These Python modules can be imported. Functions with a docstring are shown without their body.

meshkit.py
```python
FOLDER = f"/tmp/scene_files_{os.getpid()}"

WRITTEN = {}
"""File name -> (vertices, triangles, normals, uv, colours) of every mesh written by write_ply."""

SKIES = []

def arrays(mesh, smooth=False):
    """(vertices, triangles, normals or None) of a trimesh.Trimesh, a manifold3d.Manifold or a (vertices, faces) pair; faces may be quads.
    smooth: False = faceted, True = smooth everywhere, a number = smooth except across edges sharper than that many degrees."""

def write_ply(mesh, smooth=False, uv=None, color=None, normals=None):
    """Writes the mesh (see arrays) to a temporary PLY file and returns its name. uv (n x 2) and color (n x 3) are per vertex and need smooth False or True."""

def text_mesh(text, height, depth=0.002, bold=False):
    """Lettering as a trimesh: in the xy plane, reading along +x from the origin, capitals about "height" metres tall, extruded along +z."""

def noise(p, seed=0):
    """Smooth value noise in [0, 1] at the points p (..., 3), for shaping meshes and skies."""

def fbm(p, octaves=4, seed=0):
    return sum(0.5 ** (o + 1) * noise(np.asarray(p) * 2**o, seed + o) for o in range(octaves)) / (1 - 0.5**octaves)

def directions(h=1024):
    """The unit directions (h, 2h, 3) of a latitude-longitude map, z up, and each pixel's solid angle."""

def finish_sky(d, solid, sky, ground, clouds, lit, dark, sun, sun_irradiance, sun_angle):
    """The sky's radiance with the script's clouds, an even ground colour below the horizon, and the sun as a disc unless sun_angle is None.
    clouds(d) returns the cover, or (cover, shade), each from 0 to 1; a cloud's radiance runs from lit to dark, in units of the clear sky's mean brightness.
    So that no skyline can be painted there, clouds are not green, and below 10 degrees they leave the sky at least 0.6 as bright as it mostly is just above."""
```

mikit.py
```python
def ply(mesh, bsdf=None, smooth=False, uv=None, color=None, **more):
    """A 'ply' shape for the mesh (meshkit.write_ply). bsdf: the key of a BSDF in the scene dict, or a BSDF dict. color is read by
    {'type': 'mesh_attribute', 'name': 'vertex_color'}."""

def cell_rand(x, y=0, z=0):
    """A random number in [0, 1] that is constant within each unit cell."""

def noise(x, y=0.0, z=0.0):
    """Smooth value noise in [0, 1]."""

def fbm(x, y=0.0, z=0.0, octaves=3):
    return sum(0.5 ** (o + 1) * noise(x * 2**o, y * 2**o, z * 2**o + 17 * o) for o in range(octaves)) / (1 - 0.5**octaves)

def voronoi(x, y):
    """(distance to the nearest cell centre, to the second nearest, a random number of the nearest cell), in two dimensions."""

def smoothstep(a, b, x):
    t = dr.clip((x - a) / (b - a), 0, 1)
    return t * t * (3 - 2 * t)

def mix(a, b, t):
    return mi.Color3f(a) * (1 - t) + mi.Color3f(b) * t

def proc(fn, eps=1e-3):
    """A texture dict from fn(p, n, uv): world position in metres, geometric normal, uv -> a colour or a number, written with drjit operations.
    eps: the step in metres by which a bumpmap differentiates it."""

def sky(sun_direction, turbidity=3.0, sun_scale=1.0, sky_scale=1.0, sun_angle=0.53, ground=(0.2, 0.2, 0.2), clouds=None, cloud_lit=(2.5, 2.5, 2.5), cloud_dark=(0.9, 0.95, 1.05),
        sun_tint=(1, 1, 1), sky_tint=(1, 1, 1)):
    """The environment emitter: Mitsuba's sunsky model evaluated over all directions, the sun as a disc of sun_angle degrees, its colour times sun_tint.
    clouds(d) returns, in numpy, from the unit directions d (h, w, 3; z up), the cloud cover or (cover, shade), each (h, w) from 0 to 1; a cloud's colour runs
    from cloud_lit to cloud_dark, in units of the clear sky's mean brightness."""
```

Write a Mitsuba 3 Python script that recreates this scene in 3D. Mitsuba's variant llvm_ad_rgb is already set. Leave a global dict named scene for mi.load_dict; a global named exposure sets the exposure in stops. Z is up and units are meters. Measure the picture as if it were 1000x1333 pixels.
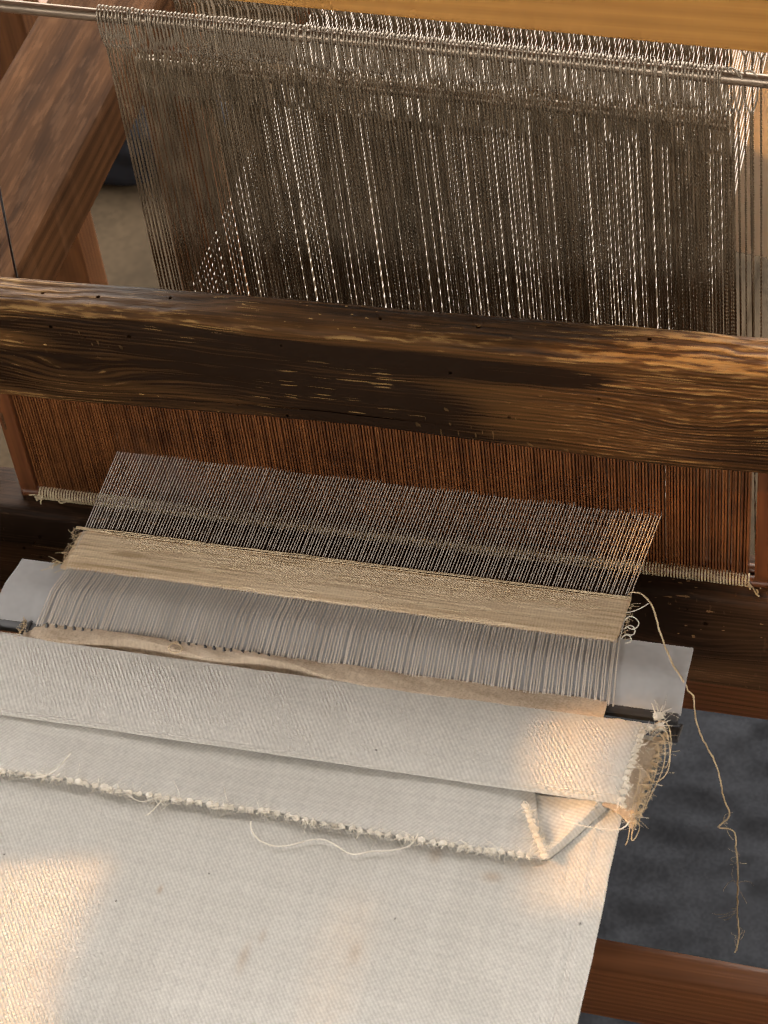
import math, random
import numpy as np, trimesh
import drjit as dr
import mitsuba as mi
import mikit, meshkit
from mikit import proc, noise, fbm, voronoi, cell_rand, smoothstep, mix

random.seed(7); rng = np.random.default_rng(7)
scene, labels = {}, {}
T = mi.ScalarTransform4f

# ------------------------------------------------------------------ camera, sky, exposure
EYE = [0.3873, -1.0434, 2.0182]
FWD, UP = [-0.2356, 0.6381, -0.7330], [-0.1183, 0.7298, 0.6733]
scene['camera'] = dict(type='thinlens', fov=2*math.degrees(math.atan(500/3000)), fov_axis='x', near_clip=0.05, far_clip=60.0,
    aperture_radius=0.0022, focus_distance=1.62,
    to_world=T().look_at(origin=EYE, target=[EYE[i]+FWD[i] for i in range(3)], up=UP))
SUN = np.array([-0.80, -0.22, 0.52]); SUN /= np.linalg.norm(SUN)
scene['sky'] = mikit.sky(SUN.tolist(), turbidity=3, sun_scale=0.080, sun_angle=0.65, sun_tint=(1.0, 0.63, 0.27),
    clouds=lambda d: 1.0, cloud_lit=(2.66, 2.50, 2.30), cloud_dark=(0.9, 0.95, 1.05))
exposure = 5.12
ROOF_Y, SCREEN_Y = 1.25, .15  # far edges of the unseen roof and screen, set for the light

# ------------------------------------------------------------------ helpers
def rgb(*c): return {'type': 'rgb', 'value': list(c)}
def mat(name, color, rough=0.6, bump=None, bscale=1.0, eps=2e-4, two=True, **kw):
    """One principled BSDF under the key name; bump is a height function in metres."""
    d = dict(type='principled', base_color=color if isinstance(color, dict) else rgb(*color) if isinstance(color, tuple) else proc(color), roughness=rough, **kw)
    if bump is not None:
        d = {'type': 'bumpmap', 'arbitrary': proc(bump, eps), 'scale': bscale, 'bsdf': d}
    if two: d = {'type': 'twosided', 'bsdf': d}
    scene[name] = d
def put(key, mesh, bsdf, smooth=False, uv=None, **kw):
    n, k = 1, key
    while k in scene: k = f'{key}_{n:03d}'; n += 1
    scene[k] = mikit.ply(mesh, bsdf, smooth=smooth, uv=uv, **kw)
    return k
def put_copy(key, src, to_world):
    n, k = 1, key
    while k in scene: k = f'{key}_{n:03d}'; n += 1
    scene[k] = {**src, 'to_world': to_world}
    return k
def tag(key, label=None, category=None, group=None, kind=None):
    labels[key] = {a: b for a, b in dict(label=label, category=category, group=group, kind=kind).items() if b}
def grid_faces(n, m, wrap=False):
    i, j = np.meshgrid(np.arange(n-1), np.arange(m if wrap else m-1), indexing='ij')
    j2 = (j+1) % m
    return np.stack([i*m+j, (i+1)*m+j, (i+1)*m+j2, i*m+j2], -1).reshape(-1, 4)
def tube(pts, r, sides=6, caps=True):
    p = np.asarray(pts, float); r = np.broadcast_to(r, (len(p),))
    t = np.gradient(p, axis=0); t /= np.linalg.norm(t, axis=1, keepdims=True)+1e-12
    a = np.cross(t[0], [0, 0, 1.0]) if abs(t[0][2]) < .9 else np.cross(t[0], [1.0, 0, 0])
    A = np.empty_like(p)
    for i in range(len(p)):
        a = a - t[i]*np.dot(a, t[i]); a /= np.linalg.norm(a)+1e-12; A[i] = a
    B = np.cross(t, A); ang = np.arange(sides)*2*np.pi/sides
    v = p[:, None]+r[:, None, None]*(np.cos(ang)[None, :, None]*A[:, None]+np.sin(ang)[None, :, None]*B[:, None])
    v = v.reshape(-1, 3); f = grid_faces(len(p), sides, True)
    f = np.vstack([f[:, [0, 2, 1]], f[:, [0, 3, 2]]])
    if caps:
        n = len(v); v = np.vstack([v, p[:1], p[-1:]]); k = np.arange(sides); e = (len(p)-1)*sides
        f = np.vstack([f, np.stack([k, (k+1) % sides, 0*k+n], 1), np.stack([e+(k+1) % sides, e+k, 0*k+n+1], 1)])
    return v, f
def join(parts):
    V, F, n = [], [], 0
    for v, f in parts:
        f = np.asarray(f)
        if f.shape[1] == 4: f = np.vstack([f[:, [0, 1, 2]], f[:, [0, 2, 3]]])
        V.append(v); F.append(f+n); n += len(v)
    return np.vstack(V), np.vstack(F)
def spline(pts, n):
    from scipy.interpolate import CubicSpline
    p = np.asarray(pts, float); d = np.r_[0, np.cumsum(np.linalg.norm(np.diff(p, axis=0), axis=1)**.5)]
    return CubicSpline(d, p)(np.linspace(0, d[-1], n))
def rect_section(w, h, r, n=64):
    """Points round a rounded rectangle (w along the first axis, h along the second), evenly spaced."""
    from shapely.geometry import box
    c = box(-w/2+r, -h/2+r, w/2-r, h/2-r).buffer(r, quad_segs=8).exterior
    return np.array([c.interpolate(k/n, normalized=True).coords[0] for k in range(n)])
def beam(L0, L1, sec, n, axis=0, disp=None):
    """A beam from L0 to L1 along the axis (0 x, 1 y, 2 z); sec holds its cross-section's points round the other two axes (in axis order)."""
    s = np.linspace(L0, L1, n); m = len(sec)
    v = np.empty((n, m, 3)); o = [k for k in range(3) if k != axis]
    v[..., axis] = s[:, None]; v[..., o[0]] = sec[None, :, 0]; v[..., o[1]] = sec[None, :, 1]
    c = np.array([sec[:, 0].mean(), sec[:, 1].mean()])
    if disp is not None:
        out = sec-c; out = out/np.linalg.norm(out, axis=1, keepdims=True)
        d = disp(v); v[..., o[0]] += d*out[None, :, 0]; v[..., o[1]] += d*out[None, :, 1]
    f = grid_faces(n, m, True); f = np.vstack([f[:, [0, 1, 2]], f[:, [0, 2, 3]]])
    v = v.reshape(-1, 3); k = np.arange(m); q = len(v)
    ends = np.zeros((2, 3)); ends[:, axis] = L0, L1; ends[:, o[0]] = c[0]; ends[:, o[1]] = c[1]
    v = np.vstack([v, ends]); e = (n-1)*m
    f = np.vstack([f, np.stack([0*k+q, k, (k+1) % m], 1), np.stack([0*k+q+1, e+(k+1) % m, e+k], 1)])
    t = trimesh.Trimesh(v, f, process=False)
    if t.volume < 0: f = f[:, ::-1]
    return v, f
def boxm(x0, x1, y0, y1, z0, z1, r=0.0):
    if r <= 0:
        b = trimesh.creation.box(bounds=[[x0, y0, z0], [x1, y1, z1]]); return np.array(b.vertices), np.array(b.faces)
    import manifold3d as m3
    s = m3.Manifold.sphere(r, 16)
    h = m3.Manifold.batch_hull([s.translate([x, y, z]) for x in (x0+r, x1-r) for y in (y0+r, y1-r) for z in (z0+r, z1-r)])
    q = h.to_mesh(); return q.vert_properties[:, :3], q.tri_verts
def turn(vf, about, axis, deg):
    R = trimesh.transformations.rotation_matrix(math.radians(deg), axis, about)
    return vf[0]@R[:3, :3].T+R[:3, 3], vf[1]
def N(p, s, seed=0, o=3): return meshkit.fbm(np.asarray(p, float)*np.asarray(s, float), o, seed)-.5

# ------------------------------------------------------------------ materials
TAU = 2*math.pi
def old_wood(dark, mid, gold, z_arris, wear_r=.0, wear_l=.0, seed=0.0, wear0=0.0):
    """Colour and relief of a dark, handled beam along x: rings that run out in waves, paint and grease worn off ridges and arris."""
    def fields(p):
        x, q = p.x+seed, p.z-.45*p.y-.014*p.x
        wav = .016*fbm(x*2.6, q*7, 3.1+seed, 3)+.0018*noise(x*34, q*160)
        knot = .010*dr.exp(-dr.square((p.x-.225)/.05)-dr.square((q-z_arris+.040)/.018))+.014*dr.exp(-dr.square((p.x+.20)/.045)-dr.square((q-z_arris+.052)/.016))
        s = q+wav+knot
        ring = .5+.5*dr.sin(s*TAU/.0034+4.0*noise(x*16, q*70, 5)+2.2*noise(x*70, q*220, 2))
        str1 = noise(x*9, s*520, p.y*520); str2 = noise(x*30, s*1500, p.y*1500)
        chop = fbm(x*95, s*620, p.y*420, 4)
        broad = fbm(x*5, q*18, p.y*18+9*seed, 4)
        zl = p.z-.014*p.x
        arr = dr.exp(-dr.square((zl-z_arris+.008*(noise(x*16, 3)-.5))/.0028))
        top = smoothstep(z_arris+.001, z_arris+.004, zl)
        grime = smoothstep(.40, .60, noise(x*7, q*24, 7.)*.55+.4*broad+.30*dr.exp(-dr.square((zl-z_arris+.017)/.009))*smoothstep(.20, .13, p.x))
        bias = wear0+wear_r*smoothstep(.06, .22, p.x)+wear_l*smoothstep(-.09, -.22, p.x)+.05*top
        w = .75*broad+bias+.30*arr*(noise(x*26, 8.)+.3)-.24*grime-.12
        return x, s, ring, str1, str2, chop, broad, w, grime
    def col(p, n, uv):
        x, s, ring, str1, str2, chop, broad, w, grime = fields(p)
        c = mix(dark, mid, dr.clip(.42+.16*(ring-.5)+.34*(str1-.5)+.26*(str2-.5)+1.7*(broad-.45)-.58*grime, 0, 1))
        worn = .85*smoothstep(.40, .80, w+.12*(ring-.5)+1.0*(chop-.5)+.24*(str1-.5)+.22*(str2-.5))
        g = mix(gold, mid, dr.clip(.15+.30*(1-ring)+.6*(str2-.4)+.8*(.5-broad)+.5*(chop-.5), 0, 1))
        c = mix(c, g, worn)
        scr = smoothstep(.82, .88, noise(x*45, s*1100, p.y*900))*smoothstep(.48, .62, noise(x*9, p.z*34, 4.))
        nick = smoothstep(.86, .89, noise(x*420, p.z*160+x*90, p.y*160))*smoothstep(.55, .68, noise(x*17, p.z*30, 2.))
        chip = smoothstep(.87, .90, noise(x*190, p.z*420, p.y*420))*smoothstep(.52, .66, noise(x*13, p.z*40, 1.))
        return mix(c, mi.Color3f(gold)*1.15, dr.clip(.36*scr+.12*nick+.9*chip, 0, 1))
    def height(p, n, uv):
        x, s, ring, str1, str2, chop, broad, w, grime = fields(p)
        wm = smoothstep(.15, .45, w)
        return .0006*ring*wm+.00022*str1+.00012*str2+.0004*chop*(.4+wm)+.0010*broad
    return col, height
def plain_wood(dark, light, axis=0, pitch=.007, seed=0.0, bump=.00012):
    def fields(p):
        a, b, c = [(p.x, p.y, p.z), (p.y, p.x, p.z), (p.z, p.x, p.y)][axis]
        s = c+.35*b+.03*fbm(a*2.2+seed, b*7, c*7, 3)
        ring = .5+.5*dr.sin(s*TAU/pitch+2*noise(a*9+seed, b*40, c*40))
        fine = noise(a*25+seed, b*900, c*900)
        return ring, fine, fbm(a*9+seed, b*16, c*16, 3)
    def col(p, n, uv):
        ring, fine, br = fields(p)
        return mix(dark, light, dr.clip(.12+.35*ring+.35*fine+.9*(br-.42), 0, 1))
    def h(p, n, uv):
        ring, fine, br = fields(p)
        return bump*(ring*.6+fine+2*br)
    return col, h
c, h = old_wood((.016, .0072, .0030), (.185, .086, .027), (.46, .29, .115), 1.0075, wear_r=.24, wear_l=.17, wear0=-.025)
mat('m_top_rail', c, .54, h, specular=.14)
c, h = old_wood((.022, .011, .006), (.125, .060, .028), (.27, .155, .070), .797, wear_r=.02, wear_l=.06, seed=3.0, wear0=-.07)
mat('m_low_rail', c, .6, h, specular=.18)
c, h = plain_wood((.40, .185, .042), (.56, .29, .075), 0, .010, 1.0, .00006); mat('m_plank', c, .38, h)
c, h = plain_wood((.011, .0045, .0018), (.078, .034, .013), 1, .014, 2.0, .0004); c_rail = c; mat('m_side_rail', lambda p, n, uv: c_rail(p, n, uv)*(.6+.8*fbm(p.x*22, p.y*9, 4., 4))+mi.Color3f(.020, .011, .006)*smoothstep(.50, .75, fbm(p.x*300, p.y*50, 4., 4)), .75, h, specular=.05)
c, h = plain_wood((.075, .026, .010), (.215, .085, .034), 0, .006, 4.0); mat('m_red_wood', c, .36, h)
c, h = plain_wood((.09, .036, .014), (.22, .095, .036), 2, .008, 5.0); mat('m_brown_wood', c, .5, h)
mat('m_plaster', lambda p, n, uv: mix((.56, .47, .37), (.66, .57, .46), fbm(p.x*3, p.y*3, p.z*3, 3)), .9)  # for walls out of view that bounce warm light onto the loom
mat('m_weathered', *[plain_wood((.10, .095, .09), (.20, .19, .18), 1, .012, 9.0)[0]], .8)
c, h = plain_wood((.52, .41, .30), (.70, .58, .44), 2, .014, 6.0); mat('m_pale_wood', c, .55, h)
def cane(p, n, uv):
    k = cell_rand(dr.floor((p.x+.3)/.00214), 3, 1)
    return mix((.060, .019, .006), (.23, .085, .027), dr.clip(.55*k+.5*fbm(p.x*30, p.z*40, 0, 3)+.25*noise(p.x*200, p.z*160)-.15, 0, 1))
mat('m_cane', cane, .38)
mat('m_stile', *[plain_wood((.060, .019, .007), (.15, .053, .019), 2, .005, 8.0)[0]], .42)
mat('m_cord', lambda p, n, uv: mix((.40, .31, .18), (.76, .67, .48), dr.clip(.5*noise(p.x*700, p.y*700, p.z*700)+.9*fbm(p.x*40, p.z*90, p.y*90, 3)-.2, 0, 1)), .85)
mat('m_wire', lambda p, n, uv: mix(mix((.15, .118, .08), (.33, .265, .19), noise(p.x*300, p.z*60, p.y*300)), (.42, .37, .30), .7*uv.x), .36, metallic=.62)
mat('m_rod', lambda p, n, uv: mix((.22, .17, .13), (.36, .29, .22), fbm(p.x*60, p.y*400, p.z*400, 3)), .36, metallic=.8)
mat('m_bar', lambda p, n, uv: mix((.035, .038, .042), (.09, .092, .10), fbm(p.x*50, p.y*300, p.z*300, 3)), .38, metallic=.3)
def yarn(p, n, uv): return mix((.52, .475, .43), (.74, .69, .635), dr.clip(.6*noise(p.x*480, p.y*20, 0.)+.5*fbm(p.x*90, p.y*6, 0, 2)-.05, 0, 1))
mat('m_yarn', yarn, .8, sheen=.3)
mat('m_linen_yarn', lambda p, n, uv: mix((.50, .38, .23), (.74, .61, .43), noise(p.x*150, p.y*150, p.z*150)), .8)
mat('m_white_yarn', lambda p, n, uv: mix((.70, .66, .58), (.86, .83, .76), noise(p.x*260, p.y*260, p.z*260)), .9, sheen=.3)
def linen_c(p, n, uv):
    st = fbm(p.x*16, p.y*750, 1., 3); sl = smoothstep(.60, .80, noise(p.x*26, p.y*520, 2.))*smoothstep(.4, .6, noise(p.x*9, p.y*70, 4.))
    wv = noise(p.x*1400, p.y*1400, 0.)
    wrp = .5+.5*dr.sin(p.x*TAU/.0021+1.5*noise(p.x*60, p.y*20, 3.))
    c = mix((.54, .395, .245), (.87, .715, .515), dr.clip(1.3*(st-.5)+.42*wv+.20*wrp+.22+.5*(fbm(p.x*22, p.y*30, 7., 2)-.5), 0, 1))
    return mix(c, (.40, .27, .14), .6*sl)
def linen_h(p, n, uv):
    return .00022*dr.sin(p.x*TAU/.0021)*dr.sin(p.y*TAU/.0016)+.0005*fbm(p.x*18, p.y*800, 1., 3)+.0002*noise(p.x*900, p.y*1500, 0.)
mat('m_linen', linen_c, .85, linen_h, sheen=.3)
def strip_c(p, n, uv):
    wv = noise(p.x*1100, p.y*1100, 0.)*.6+.4*noise(p.x*700, p.y*240, 3.)
    return mix((.42, .33, .24), (.68, .57, .45), dr.clip(.8*(wv-.5)+.5+1.0*(fbm(p.x*26, p.y*34, 3., 3)-.5), 0, 1))
mat('m_strip', strip_c, .9, lambda p, n, uv: .0004*noise(p.x*1000, p.y*1000, 0.)+.0012*fbm(p.x*70, p.y*110, 1., 3), sheen=.3)
mat('m_card', lambda p, n, uv: mix((.40, .405, .42), (.475, .48, .495), dr.clip(.6*fbm(p.x*260, p.y*260, 0, 3)+1.2*fbm(p.x*30, p.y*40, 4, 4)-.4, 0, 1)), .75)
def weave(u, v, px, py):
    """A twill seen from above, 0 in the grooves to 1 on the yarn: ribs along one diagonal, each broken into floats, the yarn uneven."""
    u, v = u+.0007*(fbm(u*70, v*70, 1., 2)-.5), v+.0007*(fbm(u*70, v*70, 4., 2)-.5)
    a = u/px+v/py; b = u/px*.5-v/py*1.2
    return dr.clip(.5+.33*dr.sin(TAU*a)+.20*dr.sin(TAU*b)*(.6+.4*dr.sin(TAU*a))+.55*(noise(u*620, v*620, 0.)-.5), 0, 1)
def canvas_col(px, py):
    def f(p, n, uv):
        st = fbm(p.x*9, p.y*11, 2., 3)
        c = mix((.60, .59, .555), (.73, .72, .69), dr.clip(.5+.9*(st-.5), 0, 1))
        sp = lambda cx, cy, rx, ry: dr.exp(-dr.square((p.x-cx)/rx)-dr.square((p.y-cy)/ry))
        stain = dr.clip(.55*sp(-.046, -.352, .0015, .003)+.4*sp(.018, -.388, .003, .010)+.3*sp(.025, -.372, .002, .005)+.4*sp(.113, -.296, .004, .006)+.3*sp(.082, -.372, .004, .008)+.5*sp(.15, -.305, .006, .004), 0, .5)
        c = mix(c, (.42, .30, .19), stain)
        speck = sp(.208, -.327, .0007, .0011)+sp(-.070, -.365, .0006, .0008)+sp(.060, -.232, .0008, .0006)+sp(-.151, -.345, .0008, .0007)+sp(.100, -.345, .0005, .0007)+sp(.165, -.405, .0006, .0006)+sp(-.02, -.335, .0005, .0006)
        c = mix(c, (.06, .05, .045), dr.clip(.9*speck, 0, 1))
        ya = .6*noise(uv.x*7, uv.y*420, 1.)+.6*noise(uv.x*420, uv.y*7, 2.)
        return c*(.78+.22*weave(uv.x, uv.y, px, py)+.10*ya)  # shade in the twill grooves is put into the colour here
    return f
def twill(px, py, amp):
    def f(p, n, uv): return amp*weave(uv.x, uv.y, px, py)+.0012*(fbm(uv.x*28, uv.y*28, 6., 3)-.5)
    return f
mat('m_canvas', canvas_col(.0027, .0036), .9, twill(.0027, .0036, .0013), sheen=.25)
mat('m_canvas_fold', canvas_col(.0030, .0046), .9, twill(.0028, .0043, .0009), sheen=.25)
def slab_c(p, n, uv):
    return mix((.026, .019, .012), (.072, .051, .031), dr.clip(.5+1.3*(fbm(p.x*5, p.y*5, 0, 4)-.5)+.3*(noise(p.x*160, p.y*160)-.5), 0, 1))
mat('m_slab', slab_c, .9, specular=.08)
mat('m_mat', lambda p, n, uv: mix((.017, .0185, .022), (.038, .041, .048), dr.clip(.5+.8*(fbm(p.x*20, p.y*20, 0, 4)-.5)+.5*(noise(p.x*400, p.y*400)-.5), 0, 1)), .95, specular=.04)
mat('m_cloth_blue', (.010, .012, .020), .9)
mat('m_cloth_plum', (.045, .02, .035), .9)

# ------------------------------------------------------------------ setting: floor of slabs
v, f = boxm(-8, 8, -8, 12, -.05, -.006); put('floor', (v, f), 'm_slab'); tag('floor', kind='structure', label='beige stone floor under and behind the loom')
for i in range(3):
    for j in range(3):
        x0, y0 = -1.75+.62*i+.012*j, .28+.62*j
        put('floor__slab', boxm(x0, x0+.612, y0, y0+.612, -.02, .002*rng.random(), .004), 'm_slab')
# dark dimpled mat below the loom
gx, gy = np.linspace(-.30, 1.5, 420), np.linspace(-.9, .66, 420)
X, Y = np.meshgrid(gx, gy, indexing='ij')
P = np.stack([X, Y, 0*X], -1)
hgt = .010+.0075*N(P, 40, 3, 1)+.002*N(P, 15, 4, 2)+.0015*N(P, 70, 5, 2)
put('floor_mat', (np.stack([X, Y, hgt], -1).reshape(-1, 3), grid_faces(420, 420)), 'm_mat', smooth=True)
tag('floor_mat', 'dark slate grey dimpled mat on the floor beneath the loom', 'mat')
# ------------------------------------------------------------------ loom frame
def dent_disp(seed, a, s):
    return lambda v: a*N(v, s, seed, 4)
sec = rect_section(.103, .060, .004, 72)+[-.3895, .820]
put('loom_frame__side_rail', beam(-.12, 1.3, sec, 160, 1, dent_disp(11, .003, (14, 4, 14))), 'm_side_rail', smooth=50)
labels['loom_frame__side_rail'] = {'label': 'long brown side rail with scuffed top face, at the left of the warp'}
sec = rect_section(.055, .055, .004, 40)
put('loom_frame__post', beam(0.0, .75, sec+[-.395, .66], 30, 2), 'm_brown_wood', smooth=50)
put('loom_frame__post', beam(0.0, .80, sec*[.8, .8]+[-.52, .60], 30, 2), 'm_brown_wood', smooth=50)
put('loom_frame__cross_rail', beam(-.36, .70, rect_section(.05, .07, .004, 40)+[.95, .55], 40, 0), 'm_brown_wood', smooth=50)
v, f = beam(-.40, .62, rect_section(.0245, .060, .0025, 60)+[-.2570, .672], 160, 0, dent_disp(5, .0012, (9, 40, 40)))
put('loom_frame__front_rail', turn((v, f), [.25, -.257, .67], [0, 0, 1], -1.2), 'm_red_wood', smooth=40)
labels['loom_frame__front_rail'] = {'label': 'polished red-brown rail crossing under the canvas at the lower right'}
put('loom_frame__cross_board', beam(-.5, .6, rect_section(.024, .070, .002, 40)+[.022, .660], 80, 0), 'm_red_wood', smooth=40)
tag('loom_frame', 'wooden loom frame with brown side rail, red front rail and cross boards', 'loom frame')
put('loom_frame__arm', beam(.45, 1.35, rect_section(.05, .05, .004, 40)+[-.70, .46], 40, 1), 'm_brown_wood', smooth=50)

# roof, walls and screen out of view, placed to shape sky light and sun
put('shelter__roof', boxm(-1.75, 2.1, -3.3, ROOF_Y, 2.85, 2.93), 'm_weathered')
put('shelter__wall', boxm(2.0, 2.1, -3.29, ROOF_Y, 0, 2.845), 'm_plaster')
put('shelter__wall', boxm(-1.75, 2.1, -3.38, -3.30, 0, 1.9), 'm_plaster')
for x in (-1.62, 1.9):
    for y in (-3.1, ROOF_Y-.14): put('shelter__post', boxm(x-.06, x+.06, y-.06, y+.06, 0, 2.85, .01), 'm_brown_wood', smooth=40)
tag('shelter', 'unseen roof, low rear wall and side wall, out of view, placed to shape the light on the loom', 'shelter')
zb = [0, .16, .32, .48, .64, .80, .96, 1.12, 1.28, 1.44, 1.63, 1.700, 1.786, 1.8755, 1.8925, 1.944, 1.990, 2.050, 2.150, 2.30, 2.46, 2.62, 2.84]
GAPS = {11: (-2.5, -.725), 13: (-2.5, -.768), 15: [(-.79, -.637), (-.53, -.470)], 16: (-.53, -.470), 17: (-.53, -.470), 18: (-.53, -.475)}  # openings shaped so the sun falls in patches on cloth and rail
for k in range(len(zb)-1):
    a, b = zb[k], zb[k+1]
    g = GAPS.get(k, []); g = [g] if isinstance(g, tuple) else g
    cuts = [-3.29]+[c for q in g for c in q]+[SCREEN_Y if a > 1.6 else .30 if a > 1.4 else ROOF_Y]; spans = list(zip(cuts[::2], cuts[1::2]))
    for y0, y1 in spans: put('slatted_screen__board', boxm(-1.5-.022, -1.5, y0, y1, a, b-.0004), 'm_weathered')
for y in (-2.6, -.2): put('slatted_screen__post', boxm(-1.60, -1.523, y-.04, y+.04, 0, 2.84), 'm_brown_wood')
tag('slatted_screen', 'unseen screen of horizontal boards, out of view at left, its gaps placed to shape the sun patches', 'screen')

# background things
put('wooden_panel', turn(boxm(.128, .86, .80, .822, .385, 1.02, .003), [.128, .80, .6], [0, 0, 1], -9), 'm_pale_wood', smooth=40)
tag('wooden_panel', 'pale upright wooden panel standing behind the right edge of the warp', 'panel')
def bundle(c, s, seed):
    m = trimesh.creation.icosphere(4, 1.0); m.vertices = m.vertices*(1+.55*N(m.vertices, 1.7, seed)[:, None])*s+c
    return m
put('cloth_bundle', bundle([-.80, 1.34, .06], [.16, .10, .09], 4), 'm_cloth_blue', smooth=True)
tag('cloth_bundle', 'dark blue cloth bundle on the stone floor behind the side rail', 'cloth')
put('cloth_bundle', bundle([-1.08, 1.55, .12], [.14, .2, .17], 9), 'm_cloth_plum', smooth=True)
tag('cloth_bundle_001', 'dark plum cloth bundle in the upper left corner', 'cloth')
put('cord', tube(spline([(-.2868, .10, 1.012), (-.2885, .10, .9976), (-.2912, .10, .962), (-.2940, .10, .92), (-.295, .10, .88)], 20), .0009, 6), 'm_bar', smooth=True)
tag('cord', 'thin dark cord hanging in front of the side rail at the left edge', 'cord')

# ------------------------------------------------------------------ beater: worn hand rail above, dark rail below
import manifold3d as m3
def drilled(vf, holes):
    m = m3.Manifold(m3.Mesh(np.asarray(vf[0], np.float32), np.asarray(vf[1], np.uint32)))
    cut = []
    for (x, y, z, r, d) in holes:
        cy = m3.Manifold.cylinder(.010, r, r*.8, 10).translate([0, 0, -.005])
        cy = cy.rotate([90, 0, 0]) if d == 'y' else cy
        cut.append(cy.translate([x, y, z]))
    r = m-m3.Manifold.batch_boolean(cut, m3.OpType.Add)
    q = r.to_mesh(); return q.vert_properties[:, :3], q.tri_verts
def rail_disp(seed, worn_lo):
    def d(v):
        x, z = v[..., 0], v[..., 2]
        r = .0045*N(v, (5, 22, 22), seed, 4)+.0014*N(v, (40, 160, 160), seed+3, 3)
        return r+worn_lo(x, z)
    return d
sec = rect_section(.031, .094, .007, 110)
sec[:, 1] += .0; keep = sec.copy()
sec = keep+[-.0045, .965]
lo = lambda x, z: np.where(z < .935, -.004*np.exp(-((x+.02)/.12)**2)+.002*np.exp(-((x-.2)/.07)**2), 0)+np.where(z > 1.0, .003*np.exp(-((x-.25)/.15)**2)-.003*np.exp(-((x+.26)/.12)**2), 0)
v, f = beam(-.42, .42, sec, 560, 0, rail_disp(21, lo))
v[:, 2] += .014*v[:, 0]
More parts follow.
